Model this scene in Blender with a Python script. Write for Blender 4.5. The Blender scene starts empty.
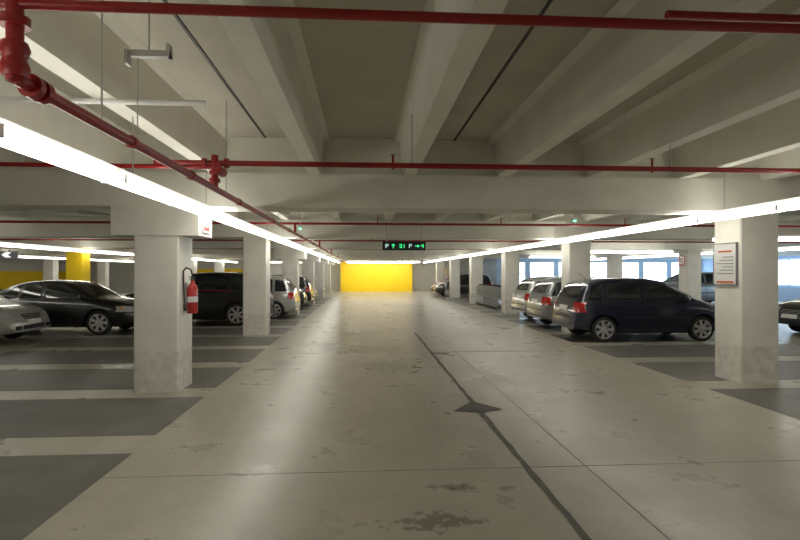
import bpy, math, random
from mathutils import Vector, Matrix
from mathutils.bvhtree import BVHTree
random.seed(4)
scene = bpy.context.scene
scene.view_settings.view_transform = 'Standard'

# ------------------------------------------------------------ materials
def mat(name, col, rough=0.5, metal=0.0, emit=None, estr=0.0, coat=0.0, noise=0.0, nscale=3.0, bump=0.0, spec=0.5):
    m = bpy.data.materials.new(name); m.use_nodes = True
    nt = m.node_tree; b = nt.nodes['Principled BSDF']
    b.inputs['Base Color'].default_value = (*col, 1)
    b.inputs['Roughness'].default_value = rough
    b.inputs['Metallic'].default_value = metal
    b.inputs['Coat Weight'].default_value = coat
    b.inputs['Coat Roughness'].default_value = 0.05
    b.inputs['Specular IOR Level'].default_value = spec
    if emit:
        b.inputs['Emission Color'].default_value = (*emit, 1)
        b.inputs['Emission Strength'].default_value = estr
    if noise > 0 or bump > 0:
        tc = nt.nodes.new('ShaderNodeTexCoord')
        n = nt.nodes.new('ShaderNodeTexNoise'); n.inputs['Scale'].default_value = nscale
        n.inputs['Detail'].default_value = 6
        nt.links.new(tc.outputs['Object'], n.inputs['Vector'])
        if noise > 0:
            r = nt.nodes.new('ShaderNodeMapRange')
            r.inputs['From Min'].default_value = 0.3; r.inputs['From Max'].default_value = 0.7
            r.inputs['To Min'].default_value = 1 - noise; r.inputs['To Max'].default_value = 1.0
            nt.links.new(n.outputs['Fac'], r.inputs['Value'])
            mx = nt.nodes.new('ShaderNodeMix'); mx.data_type = 'RGBA'; mx.blend_type = 'MULTIPLY'
            mx.inputs[0].default_value = 1
            mx.inputs[6].default_value = (*col, 1)
            nt.links.new(r.outputs['Result'], mx.inputs[7])
            nt.links.new(mx.outputs[2], b.inputs['Base Color'])
        if bump > 0:
            bp = nt.nodes.new('ShaderNodeBump'); bp.inputs['Strength'].default_value = bump
            bp.inputs['Distance'].default_value = 0.01
            nt.links.new(n.outputs['Fac'], bp.inputs['Height'])
            nt.links.new(bp.outputs['Normal'], b.inputs['Normal'])
    return m

M = {}
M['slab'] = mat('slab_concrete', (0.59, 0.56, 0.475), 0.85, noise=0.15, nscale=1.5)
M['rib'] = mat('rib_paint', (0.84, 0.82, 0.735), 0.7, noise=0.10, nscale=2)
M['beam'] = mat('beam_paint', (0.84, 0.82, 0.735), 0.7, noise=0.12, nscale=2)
M['col'] = mat('column_paint', (0.82, 0.80, 0.73), 0.55, noise=0.12, nscale=3, bump=0.2)
M['coldirty'] = mat('column_scuffed', (0.80, 0.77, 0.70), 0.6, noise=0.24, nscale=9, bump=0.3)
M['white'] = mat('white_paint', (0.8, 0.8, 0.78), 0.5)
M['yellow'] = mat('yellow_paint', (0.95, 0.66, 0.01), 0.5, noise=0.05)
M['wall'] = mat('wall_paint', (0.64, 0.64, 0.61), 0.7, noise=0.1)
M['bluewall'] = mat('blue_wall_paint', (0.50, 0.64, 0.86), 0.6, noise=0.06)
M['red'] = mat('red_pipe_paint', (0.31, 0.011, 0.011), 0.35, noise=0.1, nscale=6)
M['metal'] = mat('galvanised', (0.5, 0.5, 0.48), 0.4, metal=0.7)
M['dark'] = mat('black_plastic', (0.02, 0.02, 0.022), 0.45)
M['tube'] = mat('fluorescent_glow', (1, 1, 1), 0.4, emit=(1.0, 0.97, 0.865), estr=9.0)
M['wallfill'] = mat('added_wall_fill_glow', (1, 1, 1), 0.4, emit=(1.0, 0.97, 0.89), estr=18)  # stronger glow, only for the strips added to brighten the end wall
M['bay'] = mat('bay_paint', (0.15, 0.142, 0.127), 0.43, noise=0.35, nscale=2.2)
M['line'] = mat('joint_sealant', (0.11, 0.104, 0.09), 0.55, noise=0.4, nscale=10)
M['thin'] = mat('floor_joint', (0.26, 0.245, 0.21), 0.6)
M['green'] = mat('green_led', (0.1, 0.9, 0.3), 0.3, emit=(0.08, 1.0, 0.35), estr=9)
M['signgreen'] = mat('green_display', (0.1, 0.9, 0.3), 0.3, emit=(0.06, 1.0, 0.4), estr=0.8)
M['wled'] = mat('white_led', (0.9, 0.9, 0.9), 0.3, emit=(0.5, 0.95, 0.9), estr=0.5)
M['arrowglow'] = mat('arrow_panel_glow', (0.9, 0.9, 0.9), 0.3, emit=(0.9, 0.95, 1.0), estr=1.2)
M['panelgrey'] = mat('panel_grey', (0.35, 0.37, 0.4), 0.4)
M['sky'] = mat('daylit_glazing', (0.7, 0.85, 1), 0.3, emit=(0.60, 0.80, 1.0), estr=6)
M['signw'] = mat('sign_white', (0.7, 0.7, 0.68), 0.4)
M['orange'] = mat('sign_orange', (0.6, 0.13, 0.03), 0.4)
M['txt'] = mat('sign_text', (0.22, 0.22, 0.23), 0.5)
M['extred'] = mat('extinguisher_red', (0.42, 0.014, 0.014), 0.25, coat=0.5)
M['glass'] = mat('car_glass', (0.012, 0.016, 0.018), 0.04, spec=0.8)
M['tyre'] = mat('tyre_rubber', (0.018, 0.018, 0.018), 0.75)
M['rim'] = mat('alloy_rim', (0.62, 0.62, 0.63), 0.28, metal=0.7)
M['tail'] = mat('tail_lamp', (0.45, 0.012, 0.01), 0.12, coat=1)
M['head'] = mat('head_lamp', (0.65, 0.68, 0.7), 0.08, metal=0.3, coat=1)
M['plate'] = mat('number_plate', (0.75, 0.75, 0.72), 0.4)
M['amber'] = mat('amber_lamp', (0.8, 0.25, 0.02), 0.2)

def floor_material():
    m = bpy.data.materials.new('floor_epoxy'); m.use_nodes = True
    nt = m.node_tree; L = nt.links; b = nt.nodes['Principled BSDF']
    tc = nt.nodes.new('ShaderNodeTexCoord')
    def noise(s, d=6, r=0.6):
        n = nt.nodes.new('ShaderNodeTexNoise'); n.inputs['Scale'].default_value = s
        n.inputs['Detail'].default_value = d; n.inputs['Roughness'].default_value = r
        L.new(tc.outputs['Object'], n.inputs['Vector']); return n.outputs['Fac']
    def rng(v, a, bb, c, d):
        r = nt.nodes.new('ShaderNodeMapRange')
        for k, x in zip(('From Min', 'From Max', 'To Min', 'To Max'), (a, bb, c, d)):
            r.inputs[k].default_value = x
        L.new(v, r.inputs['Value']); return r.outputs['Result']
    def math_(op, a, c):
        n = nt.nodes.new('ShaderNodeMath'); n.operation = op
        for i, v in enumerate((a, c)):
            if isinstance(v, (int, float)): n.inputs[i].default_value = v
            else: L.new(v, n.inputs[i])
        return n.outputs[0]
    def mix(f, c1, c2, mode='MIX'):
        n = nt.nodes.new('ShaderNodeMix'); n.data_type = 'RGBA'; n.blend_type = mode
        if isinstance(f, (int, float)): n.inputs[0].default_value = f
        else: L.new(f, n.inputs[0])
        for i, v in ((6, c1), (7, c2)):
            if isinstance(v, tuple): n.inputs[i].default_value = v
            else: L.new(v, n.inputs[i])
        return n.outputs[2]
    big = noise(0.35, 4); mid = noise(1.6, 7); fine = noise(11, 8, 0.7); streak = noise(4.0, 9, 0.7)
    c = mix(rng(big, 0.35, 0.65, 0, 1), (0.36, 0.332, 0.272, 1), (0.435, 0.403, 0.333, 1))
    c = mix(rng(mid, 0.42, 0.75, 0, 0.28), c, (0.24, 0.222, 0.18, 1))
    c = mix(rng(streak, 0.50, 0.72, 0, 0.30), c, (0.22, 0.205, 0.168, 1))
    # faint longitudinal tyre wear
    mt = nt.nodes.new('ShaderNodeMapping'); mt.inputs['Scale'].default_value = (2.2, 0.12, 1)
    L.new(tc.outputs['Object'], mt.inputs['Vector'])
    tn = nt.nodes.new('ShaderNodeTexNoise'); tn.inputs['Scale'].default_value = 1.3; tn.inputs['Detail'].default_value = 5
    L.new(mt.outputs['Vector'], tn.inputs['Vector'])
    c = mix(rng(tn.outputs['Fac'], 0.5, 0.72, 0, 0.3), c, (0.25, 0.232, 0.19, 1))
    spots = [(0.36, 9.3, 1.0, 0.95), (0.67, 4.05, 0.30, 0.13), (0.5, 3.5, 0.42, 0.24), (1.09, 4.0, 0.15, 0.07),
             (-1.0, 12.2, 0.9, 0.7), (0.1, 11.4, 1.4, 0.9), (-1.5, 9.8, 0.4, 0.5), (-0.2, 14.5, 1.2, 1.2)]
    acc = None
    for (x, y, rx, ry) in spots:
        mp = nt.nodes.new('ShaderNodeMapping')
        mp.inputs['Location'].default_value = (-x / rx, -y / ry, 0)
        mp.inputs['Scale'].default_value = (1 / rx, 1 / ry, 0)
        L.new(tc.outputs['Object'], mp.inputs['Vector'])
        ln = nt.nodes.new('ShaderNodeVectorMath'); ln.operation = 'LENGTH'
        L.new(mp.outputs['Vector'], ln.inputs[0])
        v = rng(ln.outputs['Value'], 0.3, 1.2, 0.27, 0.0)
        acc = v if acc is None else math_('MAXIMUM', acc, v)
    w = math_('ADD', noise(9.0, 8, 0.68), acc)
    w = rng(w, 0.71, 0.745, 0, 0.75)
    c = mix(w, c, (0.12, 0.112, 0.092, 1))
    sp = rng(fine, 0.64, 0.71, 0, 0.4)
    c = mix(sp, c, (0.19, 0.178, 0.148, 1))
    L.new(c, b.inputs['Base Color'])
    L.new(rng(mid, 0.3, 0.7, 0.25, 0.36), b.inputs['Roughness'])
    bp = nt.nodes.new('ShaderNodeBump'); bp.inputs['Strength'].default_value = 0.05
    bp.inputs['Distance'].default_value = 0.01
    L.new(mid, bp.inputs['Height']); L.new(bp.outputs['Normal'], b.inputs['Normal'])
    return m
M['floor'] = floor_material()

# ------------------------------------------------------------ mesh builder
class MB:
    def __init__(s): s.v = []; s.f = []; s.m = []; s.mats = []
    def mi(s, m):
        m = M[m] if isinstance(m, str) else m
        if m not in s.mats: s.mats.append(m)
        return s.mats.index(m)
    def add(s, vs, fs, m):
        o = len(s.v); i = s.mi(m)
        s.v += [tuple(p) for p in vs]
        for f in fs: s.f.append([o + k for k in f]); s.m.append(i)
    def box(s, x0, x1, y0, y1, z0, z1, m, bev=0.0):
        if bev <= 0:
            vs = [(x0,y0,z0),(x1,y0,z0),(x1,y1,z0),(x0,y1,z0),(x0,y0,z1),(x1,y0,z1),(x1,y1,z1),(x0,y1,z1)]
            s.add(vs, [(3,2,1,0),(4,5,6,7),(0,1,5,4),(1,2,6,5),(2,3,7,6),(3,0,4,7)], m)
        else:
            b = bev
            r = [(x0+b,y0),(x1-b,y0),(x1,y0+b),(x1,y1-b),(x1-b,y1),(x0+b,y1),(x0,y1-b),(x0,y0+b)]
            vs = [(x,y,z0) for x,y in r] + [(x,y,z1) for x,y in r]
            s.add(vs, [list(range(7,-1,-1)), list(range(8,16))] + [(i,(i+1)%8,8+(i+1)%8,8+i) for i in range(8)], m)
    def prism(s, prof, y0, y1, m):
        n = len(prof)
        vs = [(x,y0,z) for x,z in prof] + [(x,y1,z) for x,z in prof]
        s.add(vs, [list(range(n)), list(range(2*n-1,n-1,-1))] + [((i+1)%n,i,n+i,n+(i+1)%n) for i in range(n)], m)
    def cyl(s, a, b, r, m, seg=12, r2=None, cap=True):
        a = Vector(a); b = Vector(b); d = (b-a).normalized()
        u = d.orthogonal().normalized(); w = d.cross(u)
        r2 = r if r2 is None else r2; vs = []
        for p, rr in ((a, r), (b, r2)):
            for i in range(seg):
                t = 2*math.pi*i/seg
                vs.append(p + u*math.cos(t)*rr + w*math.sin(t)*rr)
        fs = [(i,(i+1)%seg,seg+(i+1)%seg,seg+i) for i in range(seg)]
        if cap: fs += [list(range(seg-1,-1,-1)), list(range(seg,2*seg))]
        s.add(vs, fs, m)
    def lathe(s, c, axis, prof, m, seg=24):
        c = Vector(c); d = Vector(axis).normalized(); u = d.orthogonal().normalized(); w = d.cross(u)
        vs = []
        for (r, h) in prof:
            for i in range(seg):
                t = 2*math.pi*i/seg
                vs.append(c + d*h + u*math.cos(t)*r + w*math.sin(t)*r)
        n = len(prof); fs = []
        for j in range(n-1):
            for i in range(seg):
                fs.append((j*seg+i, j*seg+(i+1)%seg, (j+1)*seg+(i+1)%seg, (j+1)*seg+i))
        s.add(vs, fs, m)
    def path(s, pts, r, m, seg=8):
        for a, b in zip(pts[:-1], pts[1:]): s.cyl(a, b, r, m, seg)
    def mesh(s, name, smooth=None):
        me = bpy.data.meshes.new(name); me.from_pydata(s.v, [], s.f)
        for m in s.mats: me.materials.append(m)
        me.polygons.foreach_set('material_index', s.m)
        if smooth:
            me.polygons.foreach_set('use_smooth', [True]*len(s.f))
            me.update(); me.set_sharp_from_angle(angle=math.radians(smooth))
        me.update(); return me
    def obj(s, name, smooth=None, loc=None, parent=None):
        o = bpy.data.objects.new(name, s.mesh(name, smooth))
        scene.collection.objects.link(o)
        if loc: o.location = loc
        if parent: o.parent = parent
        return o

# ------------------------------------------------------------ shell
X0, X1, Y0, Y1 = -24.0, 24.0, -5.5, 46.0
ZS, ZR, ZB = 3.55, 3.02, 2.55
ROWS = [7.5 + 6.58*k for k in range(-2, 6)]
b = MB(); b.box(X0, X1, Y0, Y1, -0.2, 0, 'floor'); b.obj('floor')

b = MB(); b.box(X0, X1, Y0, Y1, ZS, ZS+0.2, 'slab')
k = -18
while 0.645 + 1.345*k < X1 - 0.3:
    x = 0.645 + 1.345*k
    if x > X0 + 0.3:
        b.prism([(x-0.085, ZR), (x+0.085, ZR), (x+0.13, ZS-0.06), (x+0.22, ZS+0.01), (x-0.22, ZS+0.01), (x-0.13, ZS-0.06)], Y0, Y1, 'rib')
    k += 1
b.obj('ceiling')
b = MB()
x = 1.3 - 2.69*9
while x < X1:
    if x > X0: b.box(x-0.012, x+0.012, Y0, Y1, ZS-0.012, ZS, 'dark')
    x += 2.69
b.obj('trim_1')
for y in ROWS:
    b = MB(); b.box(X0, X1, y, y+0.6, ZB, ZR, 'beam')
    b.box(X0, X1, y+0.12, y+0.48, ZR, ZS, 'beam')
    b.obj('ceiling_beam')

b = MB(); b.box(X0-0.2, X0, Y0, Y1, 0, ZS, 'wall'); b.box(X0, X0+0.02, 34, Y1, 0, 1.7, 'yellow'); b.obj('wall_left')
b = MB(); b.box(X1, X1+0.2, Y0, Y1, 0, ZS, 'bluewall'); b.obj('wall_right')
b = MB(); b.box(X0, 9.4, Y1-0.2, Y1, 0, ZS, 'wall'); b.box(-16.5, -8.0, Y1-0.23, Y1-0.2, 0, 1.9, 'yellow')
b.box(-1.95, 4.05, Y1-1.4, Y1-0.2, 0, 2.5, 'yellow'); b.obj('wall_back')
b = MB(); b.box(X0, X1, Y0-0.2, Y0, 0, ZS, 'wall'); b.obj('wall_front')
YW = 36.5
b = MB(); b.box(9.2, X1, YW, YW+0.2, 0, 0.75, 'bluewall'); b.box(9.2, X1, YW, YW+0.2, 2.35, ZS, 'bluewall')
xs = [9.2 + 2.05*i for i in range(7)]
for x in xs: b.box(x, x+0.3, YW, YW+0.2, 0.75, 2.35, 'bluewall')
b.box(xs[-1]+2.05, X1, YW, YW+0.2, 0.75, 2.35, 'bluewall')
b.box(9.2, 9.4, YW+0.2, Y1, 0, ZS, 'bluewall')
b.obj('wall_back_right')
for i, x in enumerate(xs):
    b = MB(); b.box(x+0.3, x+2.05, YW+0.1, YW+0.12, 0.75, 2.35, 'sky')
    for xx in (x+0.3, x+1.15, x+2.0): b.box(xx, xx+0.05, YW+0.05, YW+0.1, 0.75, 2.35, 'white')
    for zz in (0.75, 1.5, 2.3): b.box(x+0.3, x+2.05, YW+0.05, YW+0.1, zz, zz+0.05, 'white')
    b.obj('window_%d' % (i+1))
for i, y in enumerate([11, 15, 19, 23, 27, 31]):
    b = MB(); b.box(X1-0.04, X1-0.02, y, y+3, 0.9, 2.35, 'sky')
    for yy in (y, y+1.5, y+2.95): b.box(X1-0.1, X1-0.04, yy, yy+0.06, 0.9, 2.35, 'white')
    for zz in (0.87, 2.32): b.box(X1-0.1, X1-0.04, y, y+3, zz, zz+0.06, 'white')
    b.obj('window_%d' % (i+20))

def column(x, y, cap=False, yel=False):
    b = MB()
    b.box(x, x+0.6, y, y+0.6, 0.0, 0.55, 'coldirty', 0.02)
    b.box(x, x+0.6, y, y+0.6, 0.55, ZB if not cap else 2.15, 'yellow' if yel else 'col', 0.02)
    if cap:
        b.box(x-0.3, x+0.88, y-0.02, y+0.62, 2.15, ZB, 'col', 0.01)
    b.obj('concrete_column')
for i, y in enumerate(ROWS):
    column(-3.14, y, cap=(i != 3))
    column(5.54, y)
    column(-11.1, y, yel=(i == 4)); column(13.0, y); column(-19.5, y)

b = MB()
k = -4
while 5.55 + 2.193*k < 34:
    y0 = 5.55 + 2.193*k
    if y0 > Y0:
        b.box(-7.3, -2.1, y0, y0+1.64, 0, 0.003, 'bay')
        b.box(4.85, 10.0, y0, y0+1.64, 0, 0.003, 'bay')
        b.box(-17.5, -12.5, y0, y0+1.64, 0, 0.003, 'bay')
        b.box(13.8, 18.5, y0, y0+1.64, 0, 0.003, 'bay')
    k += 1
b.obj('parking_bay_paint')
b = MB()
n = 80; vs = []; fs = []
for i in range(n+1):
    y = -2 + 16.4*i/n; dx = random.uniform(-0.006, 0.006); wd = random.uniform(0.022, 0.036)
    vs += [(1.37+dx-wd, y, 0.004), (1.37+dx+wd, y, 0.004)]
fs = [(2*i, 2*i+1, 2*i+3, 2*i+2) for i in range(n)]
b.add(vs, fs, 'line')
b.add([(1.05,6.25,0.005),(1.37,6.18,0.005),(1.66,6.3,0.005),(1.37,6.72,0.005)], [(0,1,2,3)], 'line')
b.add([(1.36,10.6,0.005),(1.72,10.6,0.005),(1.72,10.78,0.005),(1.36,10.78,0.005)], [(0,1,2,3)], 'line')
b.box(1.875, 1.885, -2, 14, 0, 0.002, 'thin')
b.box(-2.1, 4.85, 4.42, 4.428, 0, 0.002, 'thin')
b.box(-2.1, 4.85, 10.9, 10.91, 0, 0.002, 'thin')
b.obj('floor_guide_marking')

# ------------------------------------------------------------ lights
def strip(x, y0, y1, z=2.42):
    b = MB()
    b.box(x-0.035, x+0.035, y0, y1, z+0.02, z+0.085, 'white')
    y = y0
    while y < y1 - 0.1:
        ye = min(y+1.5, y1)
        b.prism([(x-0.055, z-0.045), (x+0.055, z-0.045), (x+0.095, z+0.0), (x+0.095, z+0.02), (x-0.095, z+0.02), (x-0.095, z+0.0)], y+0.02, ye-0.02, 'tube')
        b.box(x-0.097, x+0.097, y-0.02, y+0.02, z-0.046, z+0.03, 'white')
        y += 1.5
    y = y0 + 0.6
    while y < y1:
        b.cyl((x, y, z+0.08), (x, y, ZS-0.01), 0.006, 'metal', 6); y += 2.19
    b.obj('fluorescent_light_strip')
strip(-2.04, -4.5, 44); strip(4.97, -4.5, 44)
strip(-10.3, 2, 44); strip(-17.5, 4, 44); strip(14.3, 2, 35)
def cross_strip(x0, x1, y, z=2.42, m='tube'):
    b = MB(); b.box(x0, x1, y-0.035, y+0.035, z+0.02, z+0.085, 'white')
    b.box(x0+0.03, x1-0.03, y-0.09, y+0.09, z-0.04, z+0.02, m)
    for x in (x0+0.3, x1-0.3): b.cyl((x, y, z+0.08), (x, y, ZS-0.01), 0.006, 'metal', 6)
    b.obj('fluorescent_light_strip')
cross_strip(-1.4, 4.0, 43.3, 2.42, 'wallfill'); cross_strip(-1.4, 4.4, 41.9, 2.42, 'wallfill')  # extra strips, added to brighten the yellow end wall
for (x0, x1, y) in [(-9, -3.5, 43.6), (8.5, 12, 20), (8.5, 12, 27), (8.2, 11, 12)]:
    cross_strip(x0, x1, y)

# ------------------------------------------------------------ red sprinkler pipes
b = MB()
def flange(p, d, r):
    p = Vector(p); d = Vector(d).normalized(); b.cyl(p-d*0.02, p+d*0.02, r, 'red', 14)
PX, PZ = -1.52, 2.50
b.cyl((PX, 2.43, PZ), (PX, 44, PZ), 0.032, 'red', 14)
b.cyl((PX, 2.43, PZ-0.02), (PX, 2.43, 3.02), 0.035, 'red', 14)
b.lathe((PX, 2.43, PZ+0.08), (0,0,1), [(0.0,-0.08),(0.05,-0.08),(0.06,-0.04),(0.045,0.0),(0.06,0.04),(0.05,0.07),(0.0,0.07)], 'red', 14)
flange((PX, 2.43, 2.74), (0,0,1), 0.06); flange((PX, 2.43, 2.9), (0,0,1), 0.06)
flange((PX, 2.55, PZ), (0,1,0), 0.055); flange((PX, 2.62, PZ), (0,1,0), 0.055)
b.cyl((-9, 2.43, 2.82), (10, 2.43, 2.82), 0.024, 'red', 12)
b.cyl((1.5, 2.55, 2.93), (10, 2.55, 2.93), 0.02, 'red', 12)
b.cyl((PX-0.6, 5.55, 2.76), (16, 5.55, 2.76), 0.028, 'red', 12)
b.cyl((-16, 5.55, 2.72), (PX, 5.55, 2.72), 0.022, 'red', 12)
b.cyl((PX, 5.55, PZ), (PX, 5.55, 2.84), 0.035, 'red', 12)
for z in (2.58, 2.66): flange((PX, 5.55, z), (0,0,1), 0.055)
flange((PX-0.1, 5.55, 2.76), (1,0,0), 0.05); flange((PX+0.12, 5.55, 2.76), (1,0,0), 0.05)
b.cyl((PX+0.05, 5.45, 2.68), (PX+0.05, 5.65, 2.68), 0.05, 'red', 12)
for y in (11.9, 18.4, 25.0, 31.6):
    b.cyl((-20, y, 2.72), (20, y, 2.72), 0.026, 'red', 8)
    b.cyl((PX, y, PZ), (PX, y, 2.72), 0.03, 'red', 8)
for y in (3.6, 4.8, 6.6, 9, 11, 13, 16, 19, 22, 26, 30): flange((PX, y, PZ), (0,1,0), 0.042)
for y in (5.55, 11.9, 18.4):
    for x in (-8, -5, 0.3, 3.1, 6.0, 8.8):
        b.cyl((x, y, 2.72), (x, y, 2.87), 0.012, 'red', 8); b.cyl((x, y, 2.87), (x, y, 2.875), 0.035, 'metal', 8)
        b.cyl((x+0.2, y, 2.78), (x+0.2, y, 3.3), 0.006, 'metal', 6)
for y in (3.2, 6.0, 9.5, 12.5, 16): b.cyl((PX, y, PZ), (PX, y, ZS-0.01), 0.006, 'metal', 6)
b.obj('red_sprinkler_pipe', 40)

b = MB()
b.cyl((-4.2, 4.3, 2.98), (-1.25, 4.3, 2.98), 0.022, 'white', 10)
b.cyl((-8.0, 4.3, 2.98), (-4.2, 4.3, 2.98), 0.014, 'metal', 8)
b.cyl((-9.0, 8.6, 2.75), (-3.6, 8.6, 2.5), 0.02, 'white', 8)
b.obj('cable_conduit', 40)
b = MB(); b.box(-1.47, -1.2, 3.38, 3.42, 2.98, 3.02, 'metal'); b.box(-1.47, -1.45, 3.37, 3.43, 2.93, 3.02, 'metal')
b.box(-1.22, -1.2, 3.37, 3.43, 2.98, 3.06, 'metal')
b.cyl((-1.4, 3.4, 2.5), (-1.4, 3.4, 3.0), 0.004, 'metal', 6)
b.cyl((-1.33, 3.4, 3.0), (-1.33, 3.4, ZS-0.01), 0.006, 'metal', 6)
b.obj('ceiling_bracket')

for (x, y) in [(-1.67, 8.3), (-1.36, 11.5), (3.8, 9.4), (-1.6, 16.8)]:
    b = MB(); b.cyl((x, y, 2.62), (x, y, ZS-0.01), 0.008, 'metal', 6)
    b.lathe((x, y, 2.58), (0,0,1), [(0,0.06),(0.04,0.05),(0.045,0.0),(0.0,0.0)], 'white', 12)
    b.lathe((x, y, 2.58), (0,0,-1), [(0.026,0.0),(0.022,0.014),(0.0,0.024)], 'green', 12)
    b.obj('occupancy_indicator_light', 40)

# overhead guidance display
b = MB()
cx, cy, cz = 1.02, 13.6, 2.31
b.box(cx-0.55, cx+0.55, cy-0.05, cy+0.05, cz-0.11, cz+0.11, 'dark')
for dx in (-0.45, 0.45): b.cyl((cx+dx, cy, cz+0.1), (cx+dx, cy, 3.1), 0.012, 'metal', 8)
yy = cy-0.055
def q(x0, x1, z0, z1, m): b.box(cx+x0, cx+x1, yy-0.004, yy, cz+z0, cz+z1, m)
q(-0.48,-0.45,-0.05,0.05,'wled'); q(-0.45,-0.41,0.035,0.05,'wled'); q(-0.45,-0.41,-0.01,0.005,'wled'); q(-0.42,-0.40,0.0,0.05,'wled')
q(-0.29,-0.265,-0.06,0.02,'signgreen')
b.add([(cx-0.33,yy-0.004,cz+0.01),(cx-0.225,yy-0.004,cz+0.01),(cx-0.277,yy-0.004,cz+0.06)], [(0,1,2)], 'signgreen')
for z in (-0.05,-0.007,0.035): q(-0.13,-0.06,z,z+0.015,'signgreen')
q(-0.075,-0.06,-0.05,0.05,'signgreen')
q(-0.01,0.01,-0.05,0.05,'signgreen')
q(0.12,0.14,-0.05,0.05,'wled'); q(0.14,0.19,0.035,0.05,'wled'); q(0.14,0.19,-0.01,0.005,'wled'); q(0.175,0.19,0.0,0.05,'wled')
q(0.27,0.36,-0.01,0.01,'signgreen'); b.add([(cx+0.34,yy-0.004,cz-0.04),(cx+0.40,yy-0.004,cz),(cx+0.34,yy-0.004,cz+0.04)], [(0,1,2)], 'signgreen')
q(0.44,0.455,0.0,0.05,'signgreen'); q(0.44,0.50,-0.01,0.005,'signgreen'); q(0.48,0.50,-0.05,0.05,'signgreen')
b.obj('guidance_display')

b = MB()
b.box(-16.0, -12.6, 20.3, 20.38, 2.14, 2.40, 'panelgrey')
for i in range(7):
    x = -15.9 + 0.46*i
    b.add([(x,20.29,2.27),(x+0.14,20.29,2.36),(x+0.34,20.29,2.36),(x+0.2,20.29,2.27),(x+0.34,20.29,2.18),(x+0.14,20.29,2.18)], [(0,3,2,1),(0,5,4,3)], 'arrowglow')
for x in (-15.5, -12.9): b.cyl((x, 20.34, 2.4), (x, 20.34, 2.6), 0.01, 'metal', 6)
b.obj('illuminated_arrow_sign')

b = MB(); sx = 5.535
b.box(sx-0.02, sx, 7.56, 8.07, 1.46, 2.08, 'signw')
b.box(sx-0.025, sx-0.02, 7.62, 8.0, 1.48, 1.51, 'orange')
b.box(sx-0.025, sx-0.02, 7.66, 7.96, 1.95, 1.975, 'orange')
for i in range(6):
    b.box(sx-0.025, sx-0.02, 7.62, 8.0-0.07*(i % 3), 1.62+0.05*i, 1.632+0.05*i, 'txt')
for (a, c, d, e) in [(7.55,7.565,1.45,2.09),(8.065,8.08,1.45,2.09),(7.55,8.08,1.45,1.462),(7.55,8.08,2.078,2.09)]:
    b.box(sx-0.028, sx, a, c, d, e, 'txt')
b.obj('column_notice_sign')
b = MB(); sx = -2.255
b.box(sx, sx+0.012, 7.62, 7.95, 2.2, 2.5, 'signw'); b.box(sx+0.012, sx+0.016, 7.66, 7.91, 2.24, 2.46, 'extred')
b.box(sx+0.016, sx+0.019, 7.74, 7.8, 2.28, 2.42, 'signw')
b.obj('fire_extinguisher_sign')
b = MB(); ex, ey = -2.44, 7.78
b.lathe((ex, ey, 1.06), (0,0,1), [(0,0),(0.066,0.0),(0.074,0.02),(0.074,0.33),(0.06,0.39),(0.03,0.43),(0.025,0.47),(0,0.47)], 'extred', 20)
b.lathe((ex, ey, 1.22), (0,0,1), [(0.075,0),(0.075,0.08)], 'signw', 20)
b.cyl((ex, ey, 1.5), (ex, ey, 1.57), 0.022, 'dark', 10)
b.box(ex-0.015, ex+0.015, ey-0.11, ey+0.05, 1.57, 1.585, 'dark'); b.box(ex-0.015, ex+0.015, ey-0.1, ey+0.03, 1.535, 1.548, 'dark')
pts = [(ex, ey-0.03, 1.54), (ex+0.03, ey-0.1, 1.6), (ex+0.02, ey-0.13, 1.68), (ex-0.04, ey-0.14, 1.71), (ex-0.08, ey-0.14, 1.66), (ex-0.085, ey-0.12, 1.5), (ex-0.075, ey-0.11, 1.2)]
b.path(pts, 0.012, 'dark', 8); b.cyl(pts[-1], (ex-0.07, ey-0.11, 1.1), 0.014, 'dark', 8, 0.02)
b.box(-2.535, -2.51, ey-0.04, ey+0.04, 1.1, 1.5, 'metal')
b.obj('fire_extinguisher', 40)
for (x, y, z, m) in [(4.9, 31.5, 1.4, 'extred'), (12.98, 20.8, 1.9, 'extred')]:
    b = MB(); b.box(x-0.02, x, y, y+0.4, z, z+0.4, m); b.box(x-0.024, x-0.02, y+0.1, y+0.3, z+0.1, z+0.3, 'signw')
    if x == 4.9: b.cyl((x-0.01, y+0.2, 0.003), (x-0.01, y+0.2, z), 0.02, 'metal', 8)
    b.obj('safety_sign')

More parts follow.
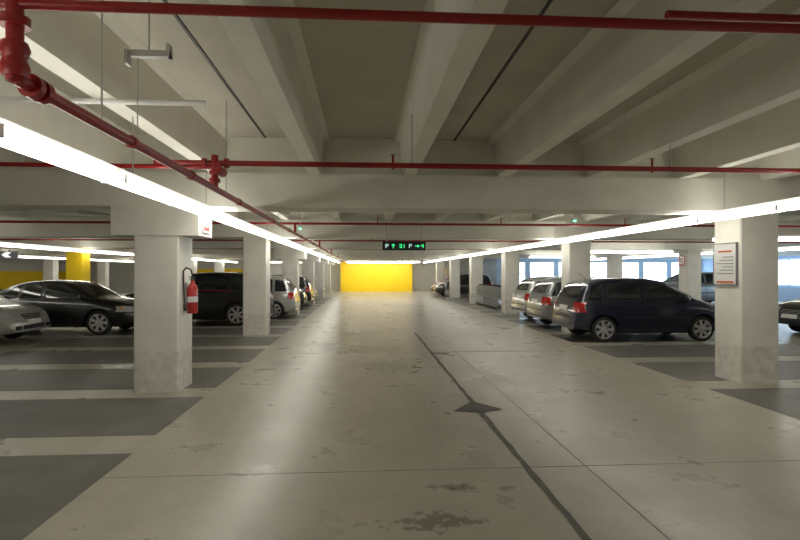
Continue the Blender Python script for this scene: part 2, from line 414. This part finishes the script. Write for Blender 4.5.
# ------------------------------------------------------------ shopping carts
def carts(x, y, n, rot):
    b = MB()
    for i in range(n):
        o = i*0.3
        def P(px, py, pz): return (px, py+o, pz)
        T = [P(-0.27,0,0.98), P(0.27,0,0.98), P(0.2,0.8,0.85), P(-0.2,0.8,0.85)]
        B = [P(-0.22,0.08,0.5), P(0.22,0.08,0.5), P(0.17,0.76,0.55), P(-0.17,0.76,0.55)]
        for R in (T, B):
            for k in range(4): b.cyl(R[k], R[(k+1)%4], 0.009, 'metal', 5)
        for k in range(4):
            for j in range(7):
                t = j/7; a = Vector(T[k]).lerp(Vector(T[(k+1)%4]), t); c = Vector(B[k]).lerp(Vector(B[(k+1)%4]), t)
                b.cyl(a, c, 0.004, 'metal', 4)
        for j in range(1,3):
            t = j/3
            for k in range(4):
                a = Vector(T[k]).lerp(Vector(B[k]), t); c = Vector(T[(k+1)%4]).lerp(Vector(B[(k+1)%4]), t); b.cyl(a, c, 0.004, 'metal', 4)
        b.cyl(P(-0.28,-0.1,1.03), P(0.28,-0.1,1.03), 0.017, 'dark', 8)
        for sx in (-0.25, 0.25):
            b.cyl(P(sx,-0.1,1.03), P(sx,0,0.96), 0.01, 'metal', 5)
            b.path([P(sx,0,0.96), P(sx,0.1,0.2), P(sx*0.8,0.75,0.16)], 0.011, 'metal', 6)
            for yy in (0.1, 0.75):
                xx = sx if yy < 0.5 else sx*0.8
                b.cyl(P(xx-0.015,yy,0.06), P(xx+0.015,yy,0.06), 0.06, 'dark', 12); b.cyl(P(xx,yy,0.08), P(xx,yy,0.2), 0.01, 'metal', 5)
    o = b.obj('shopping_cart_row', 40, (x, y, 0.003)); o.rotation_euler = (0, 0, rot)
carts(5.9, 22.2, 14, 0); carts(-13.2, 18.2, 14, math.radians(-90)); carts(-13.2, 19.4, 14, math.radians(-90))

# ------------------------------------------------------------ cars
PROF = {
 'hatch': dict(L=3.85, W=0.835, belt=0.93, wr=0.29, ax=(0.70, 3.08),
   zt=[(0,.60),(.02,.72),(.05,.84),(.08,.95),(.12,1.03),(.27,1.29),(.37,1.40),(.7,1.465),(1.4,1.495),(1.9,1.485),(2.25,1.42),(2.95,1.04),(3.1,.985),(3.4,.91),(3.65,.80),(3.78,.66),(3.85,.5)],
   wins=[((.27,.42),(.70,.70)),((.78,.80),(1.60,1.60)),((1.68,1.68),(2.78,2.22))], ws=(2.26,2.92), rw=(1.03,1.37), seams=(.76,1.64,2.70)),
 'sedan': dict(L=4.5, W=0.87, belt=0.92, wr=0.315, ax=(0.92, 3.56),
   zt=[(0,.58),(.02,.75),(.08,.92),(.2,.98),(.75,1.02),(1.35,1.31),(1.6,1.38),(2.1,1.425),(2.5,1.41),(2.8,1.34),(3.4,1.0),(3.55,.95),(4.05,.86),(4.3,.77),(4.43,.64),(4.5,.5)],
   wins=[((1.02,1.42),(1.5,1.62)),((1.55,1.67),(2.12,2.12)),((2.2,2.2),(3.28,2.78))], ws=(2.8,3.4), rw=None, seams=(1.35,2.16,3.2)),
 'suv': dict(L=4.6, W=0.91, belt=1.06, wr=0.35, ax=(0.85, 3.7),
   zt=[(0,.65),(.02,.85),(.06,1.0),(.1,1.12),(.28,1.45),(.45,1.56),(.9,1.61),(1.6,1.63),(2.3,1.6),(2.65,1.52),(3.35,1.13),(3.5,1.08),(4.1,1.0),(4.4,.88),(4.53,.7),(4.6,.55)],
   wins=[((.35,.5),(1.05,1.05)),((1.13,1.13),(2.0,2.0)),((2.08,2.08),(3.15,2.6))], ws=(2.68,3.33), rw=(1.12,1.5), seams=(1.1,2.04,3.05)),
}
def lin(keys, x):
    if x <= keys[0][0]: return keys[0][1]
    for (a, va), (c, vc) in zip(keys[:-1], keys[1:]):
        if x <= c: return va + (vc-va)*(x-a)/(c-a)
    return keys[-1][1]
cache = {}
def car_mesh(kind, paint, rimstyle=7):
    key = (kind, paint.name)
    if key in cache: return cache[key]
    P = PROF[kind]; L, W = P['L'], P['W']
    def zt(x):
        d = min(x, L-x); h = min(0.09, d*0.6)
        return sum(lin(P['zt'], x + h*k/3) for k in range(-3, 4))/7
    def zb(x):
        d = min(x, L-x); return 0.20 + 0.09*max(0, 1-d/0.5)
    def w(x):
        f = max(0, 1-(L-x)/0.8); r = max(0, 1-x/0.55)
        return W*(1 - 0.20*f**2.4 - 0.14*r**2.4)
    def ring(x):
        t = zt(x); bo = zb(x); ww = w(x); be = min(P['belt'], t-0.10)
        gh = t - be; wr = ww - 0.05 - P['wr']*max(0, gh-0.1)
        H = be - bo
        pts = [(0,bo),(ww-0.12,bo),(ww-0.04,bo+0.05*min(1,H/0.4)),(ww-0.012,bo+H*0.22),(ww,bo+H*0.42),(ww,bo+H*0.6),(ww-0.008,bo+H*0.8),(ww-0.022,bo+H*0.93),(ww-0.045,be+0.005)]
        a = (ww-0.055, be+0.018); c = (wr, t-0.065)
        for k in range(5):
            s_ = k/4; pts.append((a[0]+(c[0]-a[0])*s_ + 0.012*math.sin(math.pi*s_)*min(1, gh/0.3), a[1]+(c[1]-a[1])*s_))
        pts += [(wr-0.03, t-0.032), (wr-0.09, t-0.010), (wr*0.6, t+0.004), (wr*0.3, t+0.010), (0, t+0.012)]
        return pts
    st = [0,.012,.03,.05,.07,.09,.12,.15,.19,.24,.3,.36,.43,.5,.6]
    x = .7
    while x < L-.65: st.append(x); x += .09
    st += [L-s for s in (.6,.5,.42,.35,.29,.24,.19,.15,.12,.09,.07,.05,.03,.015,0)]
    V = []; F = []; N = None
    for x in st:
        r = ring(x); full = [(x, -y, z) for y, z in r] + [(x, y, z) for y, z in reversed(r[1:-1])]
        N = len(full); V += full
    for i in range(len(st)-1):
        for j in range(N):
            F.append((i*N+j, i*N+(j+1)%N, (i+1)*N+(j+1)%N, (i+1)*N+j))
    F.append(list(range(N-1,-1,-1))); F.append([(len(st)-1)*N+j for j in range(N)])
    bvh = BVHTree.FromPolygons([Vector(v) for v in V], F)
    import bmesh
    def mk(name, V, F, mi, mats):
        me = bpy.data.meshes.new(name); me.from_pydata(V, [], F)
        for m in mats: me.materials.append(m)
        for p in me.polygons: p.material_index = mi
        bm = bmesh.new(); bm.from_mesh(me); bmesh.ops.recalc_face_normals(bm, faces=bm.faces); bm.to_mesh(me); bm.free()
        o = bpy.data.objects.new(name, me); scene.collection.objects.link(o); return o
    mats = [paint, M['dark']]
    bo = mk('tmpb', V, F, 0, mats)
    R = 0.30 if kind == 'hatch' else (0.32 if kind == 'sedan' else 0.35)
    cb = MB()
    for ax in P['ax']:
        for s in (-1, 1):
            cb.cyl((ax, s*(W-0.27), R+0.01), (ax, s*(W+0.15), R+0.01), R+0.045, 'dark', 40)
    co = mk('tmpc', cb.v, cb.f, 1, mats)
    md = bo.modifiers.new('b', 'BOOLEAN'); md.operation = 'DIFFERENCE'; md.object = co; md.solver = 'EXACT'
    dg = bpy.context.evaluated_depsgraph_get(); dg.update()
    res = bpy.data.meshes.new_from_object(bo.evaluated_get(dg))
    b = MB(); b.mats = [paint, M['dark']]
    b.v = [tuple(v.co) for v in res.vertices]
    for p in res.polygons: b.f.append(list(p.vertices)); b.m.append(min(p.material_index, 1))
    bpy.data.objects.remove(bo); bpy.data.objects.remove(co)
    def patch(c, d, m, nx=10, ny=4, off=0.005, top=None):
        d = Vector(d).normalized(); c = [Vector(p) for p in c]; idx = {}; vs = []
        for i in range(nx+1):
            for j in range(ny+1):
                s_, t_ = i/nx, j/ny
                p = (c[0]*(1-s_)+c[1]*s_)*(1-t_) + (c[3]*(1-s_)+c[2]*s_)*t_
                if top:
                    bp_ = c[0]*(1-s_)+c[1]*s_; tp = c[3]*(1-s_)+c[2]*s_; tp.z = top(tp.x); p = bp_*(1-t_)+tp*t_
                hit, nrm, _, _ = bvh.ray_cast(p - d*8, d)
                if hit is None: continue
                if nrm.dot(d) > 0: nrm = -nrm
                idx[(i,j)] = len(vs); vs.append(hit + nrm*off)
        fs = []
        for i in range(nx):
            for j in range(ny):
                q_ = [(i,j),(i+1,j),(i+1,j+1),(i,j+1)]
                if all(k in idx for k in q_): fs.append([idx[k] for k in q_])
        b.add(vs, fs, m)
    be = P['belt']
    for s in (-1, 1):
        d = (0, -s, 0)
        for (l, r) in P['wins']:
            patch([(l[0],0,be+.035),(r[0],0,be+.035),(r[1],0,1.3),(l[1],0,1.3)], d, 'dark', 14, 5, 0.003, top=lambda x: zt(x)-0.085)
            li, ri = (l[0]+.03, l[1]+.015), (r[0]-.035, r[1]-.015)
            patch([(li[0],0,be+.05),(ri[0],0,be+.05),(ri[1],0,1.3),(li[1],0,1.3)], d, 'glass', 14, 5, 0.006, top=lambda x: zt(x)-0.1)
        for x in P['seams']:
            patch([(x-.006,0,.3),(x+.006,0,.3),(x+.006,0,be+.03),(x-.006,0,be+.03)], d, 'dark', 1, 12, 0.003)
        patch([(P['ax'][0]+.42,0,.29),(P['ax'][1]-.42,0,.29),(P['ax'][1]-.42,0,.297),(P['ax'][0]+.42,0,.297)], d, 'dark', 20, 1, 0.003)
        mz = .55 if kind != 'suv' else .6
        patch([(P['ax'][0]+.4,0,mz),(P['ax'][1]-.4,0,mz),(P['ax'][1]-.4,0,mz+.045),(P['ax'][0]+.4,0,mz+.045)], d, 'dark' if kind != 'sedan' else paint, 20, 1, 0.014)
        for x in P['seams'][:2]:
            x += .1 if kind != 'sedan' else .12
            yy = s*(w(x)+0.0); z = be-.1
            b.cyl((x,yy+s*.012,z),(x+.17,yy+s*.012,z),0.014, paint,8)
            b.cyl((x,yy-s*.02,z),(x,yy+s*.012,z),0.012, paint,8); b.cyl((x+.17,yy-s*.02,z),(x+.17,yy+s*.012,z),0.012, paint,8)
        mx = P['wins'][-1][1][0]-.12
        b.lathe((mx, s*(W+.02), be+.07), (1,0,0), [(0,-.05),(.06,-.045),(.085,0),(.07,.05),(.03,.09),(0,.1)], paint, 14)
        b.cyl((mx+.02, s*(W-.07), be+.04), (mx+.02, s*(W+.02), be+.05), .02, 'dark', 8)
        rz0, rz1 = (.70,.93) if kind != 'suv' else (.85,1.15)
        patch([(0,s*(W*.97),rz0),(0,s*(W*.66),rz0),(0,s*(W*.66),rz1),(0,s*(W*.93),rz1)], (1,0,0), 'tail', 8, 6, 0.008)
        patch([(.05,0,rz0),(.2,0,rz0+.04),(.17,0,rz1),(.1,0,rz1)], d, 'tail', 6, 5, 0.008)
        fz = .62 if kind != 'suv' else .78
        patch([(L,s*(W*.98),fz-.02),(L,s*(W*.45),fz-.04),(L,s*(W*.5),fz+.10),(L,s*(W*.95),fz+.13)], (-1,0,0), 'head', 10, 6, 0.006)
        patch([(L-.42,0,fz+.06),(L-.12,0,fz-.03),(L-.16,0,fz+.09),(L-.36,0,fz+.14)], d, 'head', 8, 4, 0.006)
        patch([(L-.44,0,fz+.07),(L-.38,0,fz+.05),(L-.34,0,fz+.14),(L-.37,0,fz+.14)], d, 'amber', 3, 3, 0.007)
        patch([(.1,0,.6),(P['ax'][0]-.36,0,.58),(P['ax'][0]-.36,0,.588),(.1,0,.608)], d, 'dark', 5, 1, .003)
        patch([(L,s*.68,.34),(L,s*.45,.34),(L,s*.45,.43),(L,s*.66,.43)], (-1,0,0), 'dark', 4, 3, .006)
    a, c = P['ws']
    patch([(a,-.55,3),(c,-.68,3),(c,.68,3),(a,.55,3)], (0,0,-1), 'glass', 8, 12, 0.005)
    if P['rw']:
        z0, z1 = P['rw']
        patch([(0,-.6,z0),(0,.6,z0),(0,.5,z1),(0,-.5,z1)], (1,0,0), 'glass', 12, 6, 0.006)
    else:
        patch([(.85,-.6,3),(.85,.6,3),(1.3,.5,3),(1.3,-.5,3)], (0,0,-1), 'glass', 12, 6, 0.006)
    zp = .78 if kind == 'hatch' else (.78 if kind=='sedan' else .9)
    patch([(0,-.26,zp-.055),(0,.26,zp-.055),(0,.26,zp+.055),(0,-.26,zp+.055)], (1,0,0), 'plate', 6, 3, .014)
    patch([(0,-.7,.36),(0,.7,.36),(0,.72,.40),(0,-.72,.40)], (1,0,0), 'dark', 12, 2, .006)
    patch([(0,-.7,.55),(0,.7,.55),(0,.7,.575),(0,-.7,.575)], (1,0,0), 'dark', 12, 2, .008)
    gz = .56 if kind != 'suv' else .72
    patch([(L,-.32,gz),(L,.32,gz),(L,.36,gz+.12),(L,-.36,gz+.12)], (-1,0,0), 'dark', 10, 5, .006)
    for k in range(3): patch([(L,-.33,gz+.02+.035*k),(L,.33,gz+.02+.035*k),(L,.33,gz+.03+.035*k),(L,-.33,gz+.03+.035*k)], (-1,0,0), 'rim', 8, 1, .012)
    patch([(L,-.4,.34),(L,.4,.34),(L,.4,.43),(L,-.4,.43)], (-1,0,0), 'dark', 8, 3, .006)
    patch([(L,-.26,.45),(L,.26,.45),(L,.26,.55),(L,-.26,.55)], (-1,0,0), 'plate', 6, 3, .016)
    b.cyl((.6,0,zt(.6)), (.42,0,zt(.6)+.18), .005, 'dark', 6)
    for ax in P['ax']:
        for s in (-1, 1):
            c = (ax, s*(W-.105), R); d = (0, s, 0)
            b.lathe(c, d, [(R*.66,-.09),(R*.9,-.095),(R*.985,-.07),(R,-.03),(R,.03),(R*.985,.07),(R*.9,.095),(R*.74,.088),(R*.70,.07)], 'tyre', 36)
            b.lathe(c, d, [(R*.74,.086),(R*.71,.092),(R*.66,.07),(R*.64,.0)], 'rim', 36)
            b.lathe(c, d, [(R*.68,.02),(0,.02)], 'dark', 24)
            b.lathe(c, d, [(R*.17,.03),(R*.17,.075),(R*.1,.085),(0,.085)], 'rim', 16)
            for k in range(rimstyle):
                t = 2*math.pi*k/rimstyle; rad = Vector((math.cos(t),0,math.sin(t))); tan = Vector((-math.sin(t),0,math.cos(t)))
                C = Vector(c); D = Vector(d)
                vs = []
                for rr, ww_, h in ((R*.12,.03,.078),(R*.69,.036,.085)):
                    for sg in (-1,1):
                        vs += [C+rad*rr+tan*ww_*sg+D*h, C+rad*rr+tan*ww_*sg+D*(h-.03)]
                b.add(vs, [(0,2,6,4),(0,4,5,1),(2,3,7,6),(1,5,7,3)], 'rim')
    b.v = [(v[0]-L/2, v[1], v[2]) for v in b.v]
    me = b.mesh(kind+'_mesh', 38); cache[key] = me
    return me
def paint(n, c, metal=0.3, rough=0.3): return mat(n, c, rough, metal=metal, coat=1.0)
PB = paint('paint_navy', (0.006, 0.009, 0.028)); PK = paint('paint_black', (0.006, 0.006, 0.007), 0.1)
PS = paint('paint_silver', (0.50, 0.51, 0.50), 0.6); PG = paint('paint_grey', (0.26, 0.27, 0.27), 0.5)
PR = paint('paint_red', (0.2, 0.015, 0.015)); PW = paint('paint_white', (0.7, 0.7, 0.7), 0.0)
NAMES = {'hatch': 'hatchback_car', 'sedan': 'sedan_car', 'suv': 'suv_car'}
def car(kind, p, xend, yc, heading, edge, tilt=0):
    L = PROF[kind]['L']
    o = bpy.data.objects.new(NAMES[kind], car_mesh(kind, p)); scene.collection.objects.link(o)
    o.location = (xend - edge*L/2, yc, 0.003)
    o.rotation_euler = (0, 0, math.radians(tilt) + (0 if heading > 0 else math.pi))
# right side (tail to aisle)
car('hatch', PB, 4.9, 12.90, 1, -1)
car('hatch', PG, 5.05, 15.60, 1, -1)
car('hatch', PS, 5.25, 18.00, 1, -1, 2)
car('sedan', PK, 10.95, 13.05, -1, -1)
car('suv', PG, 14.2, 26.0, -1, -1)
car('hatch', PK, 4.7, 35.5, -1, -1)
car('hatch', PR, 4.9, 38.6, -1, -1)
# left side
car('sedan', PS, -7.7, 13.02, 1, 1)
car('sedan', PK, -5.95, 15.2, 1, 1)
car('suv', PK, -3.0, 17.34, -1, 1)
car('hatch', PS, -2.4, 19.58, -1, 1)
car('hatch', PW, -2.7, 22.18, -1, 1)
car('suv', PK, -2.6, 24.2, 1, 1)
car('hatch', PK, -2.5, 26.25, -1, 1)
car('sedan', PG, -2.7, 30.5, 1, 1)
car('hatch', PR, -2.6, 35.5, 1, 1)
car('sedan', PK, -13.4, 16.0, 1, 1)

# ------------------------------------------------------------ camera / world
cam = bpy.data.cameras.new('cam'); co = bpy.data.objects.new('camera', cam); scene.collection.objects.link(co)
cam.sensor_width = 36; cam.lens = 36*533/800; cam.clip_end = 200
co.location = (0, 0, 1.65)
co.rotation_euler = (math.radians(90.2), 0, -math.radians(3.86))
scene.camera = co
wd = bpy.data.worlds.new('world'); scene.world = wd; wd.use_nodes = True
wd.node_tree.nodes['Background'].inputs[0].default_value = (0.6, 0.65, 0.7, 1)
wd.node_tree.nodes['Background'].inputs[1].default_value = 0.3
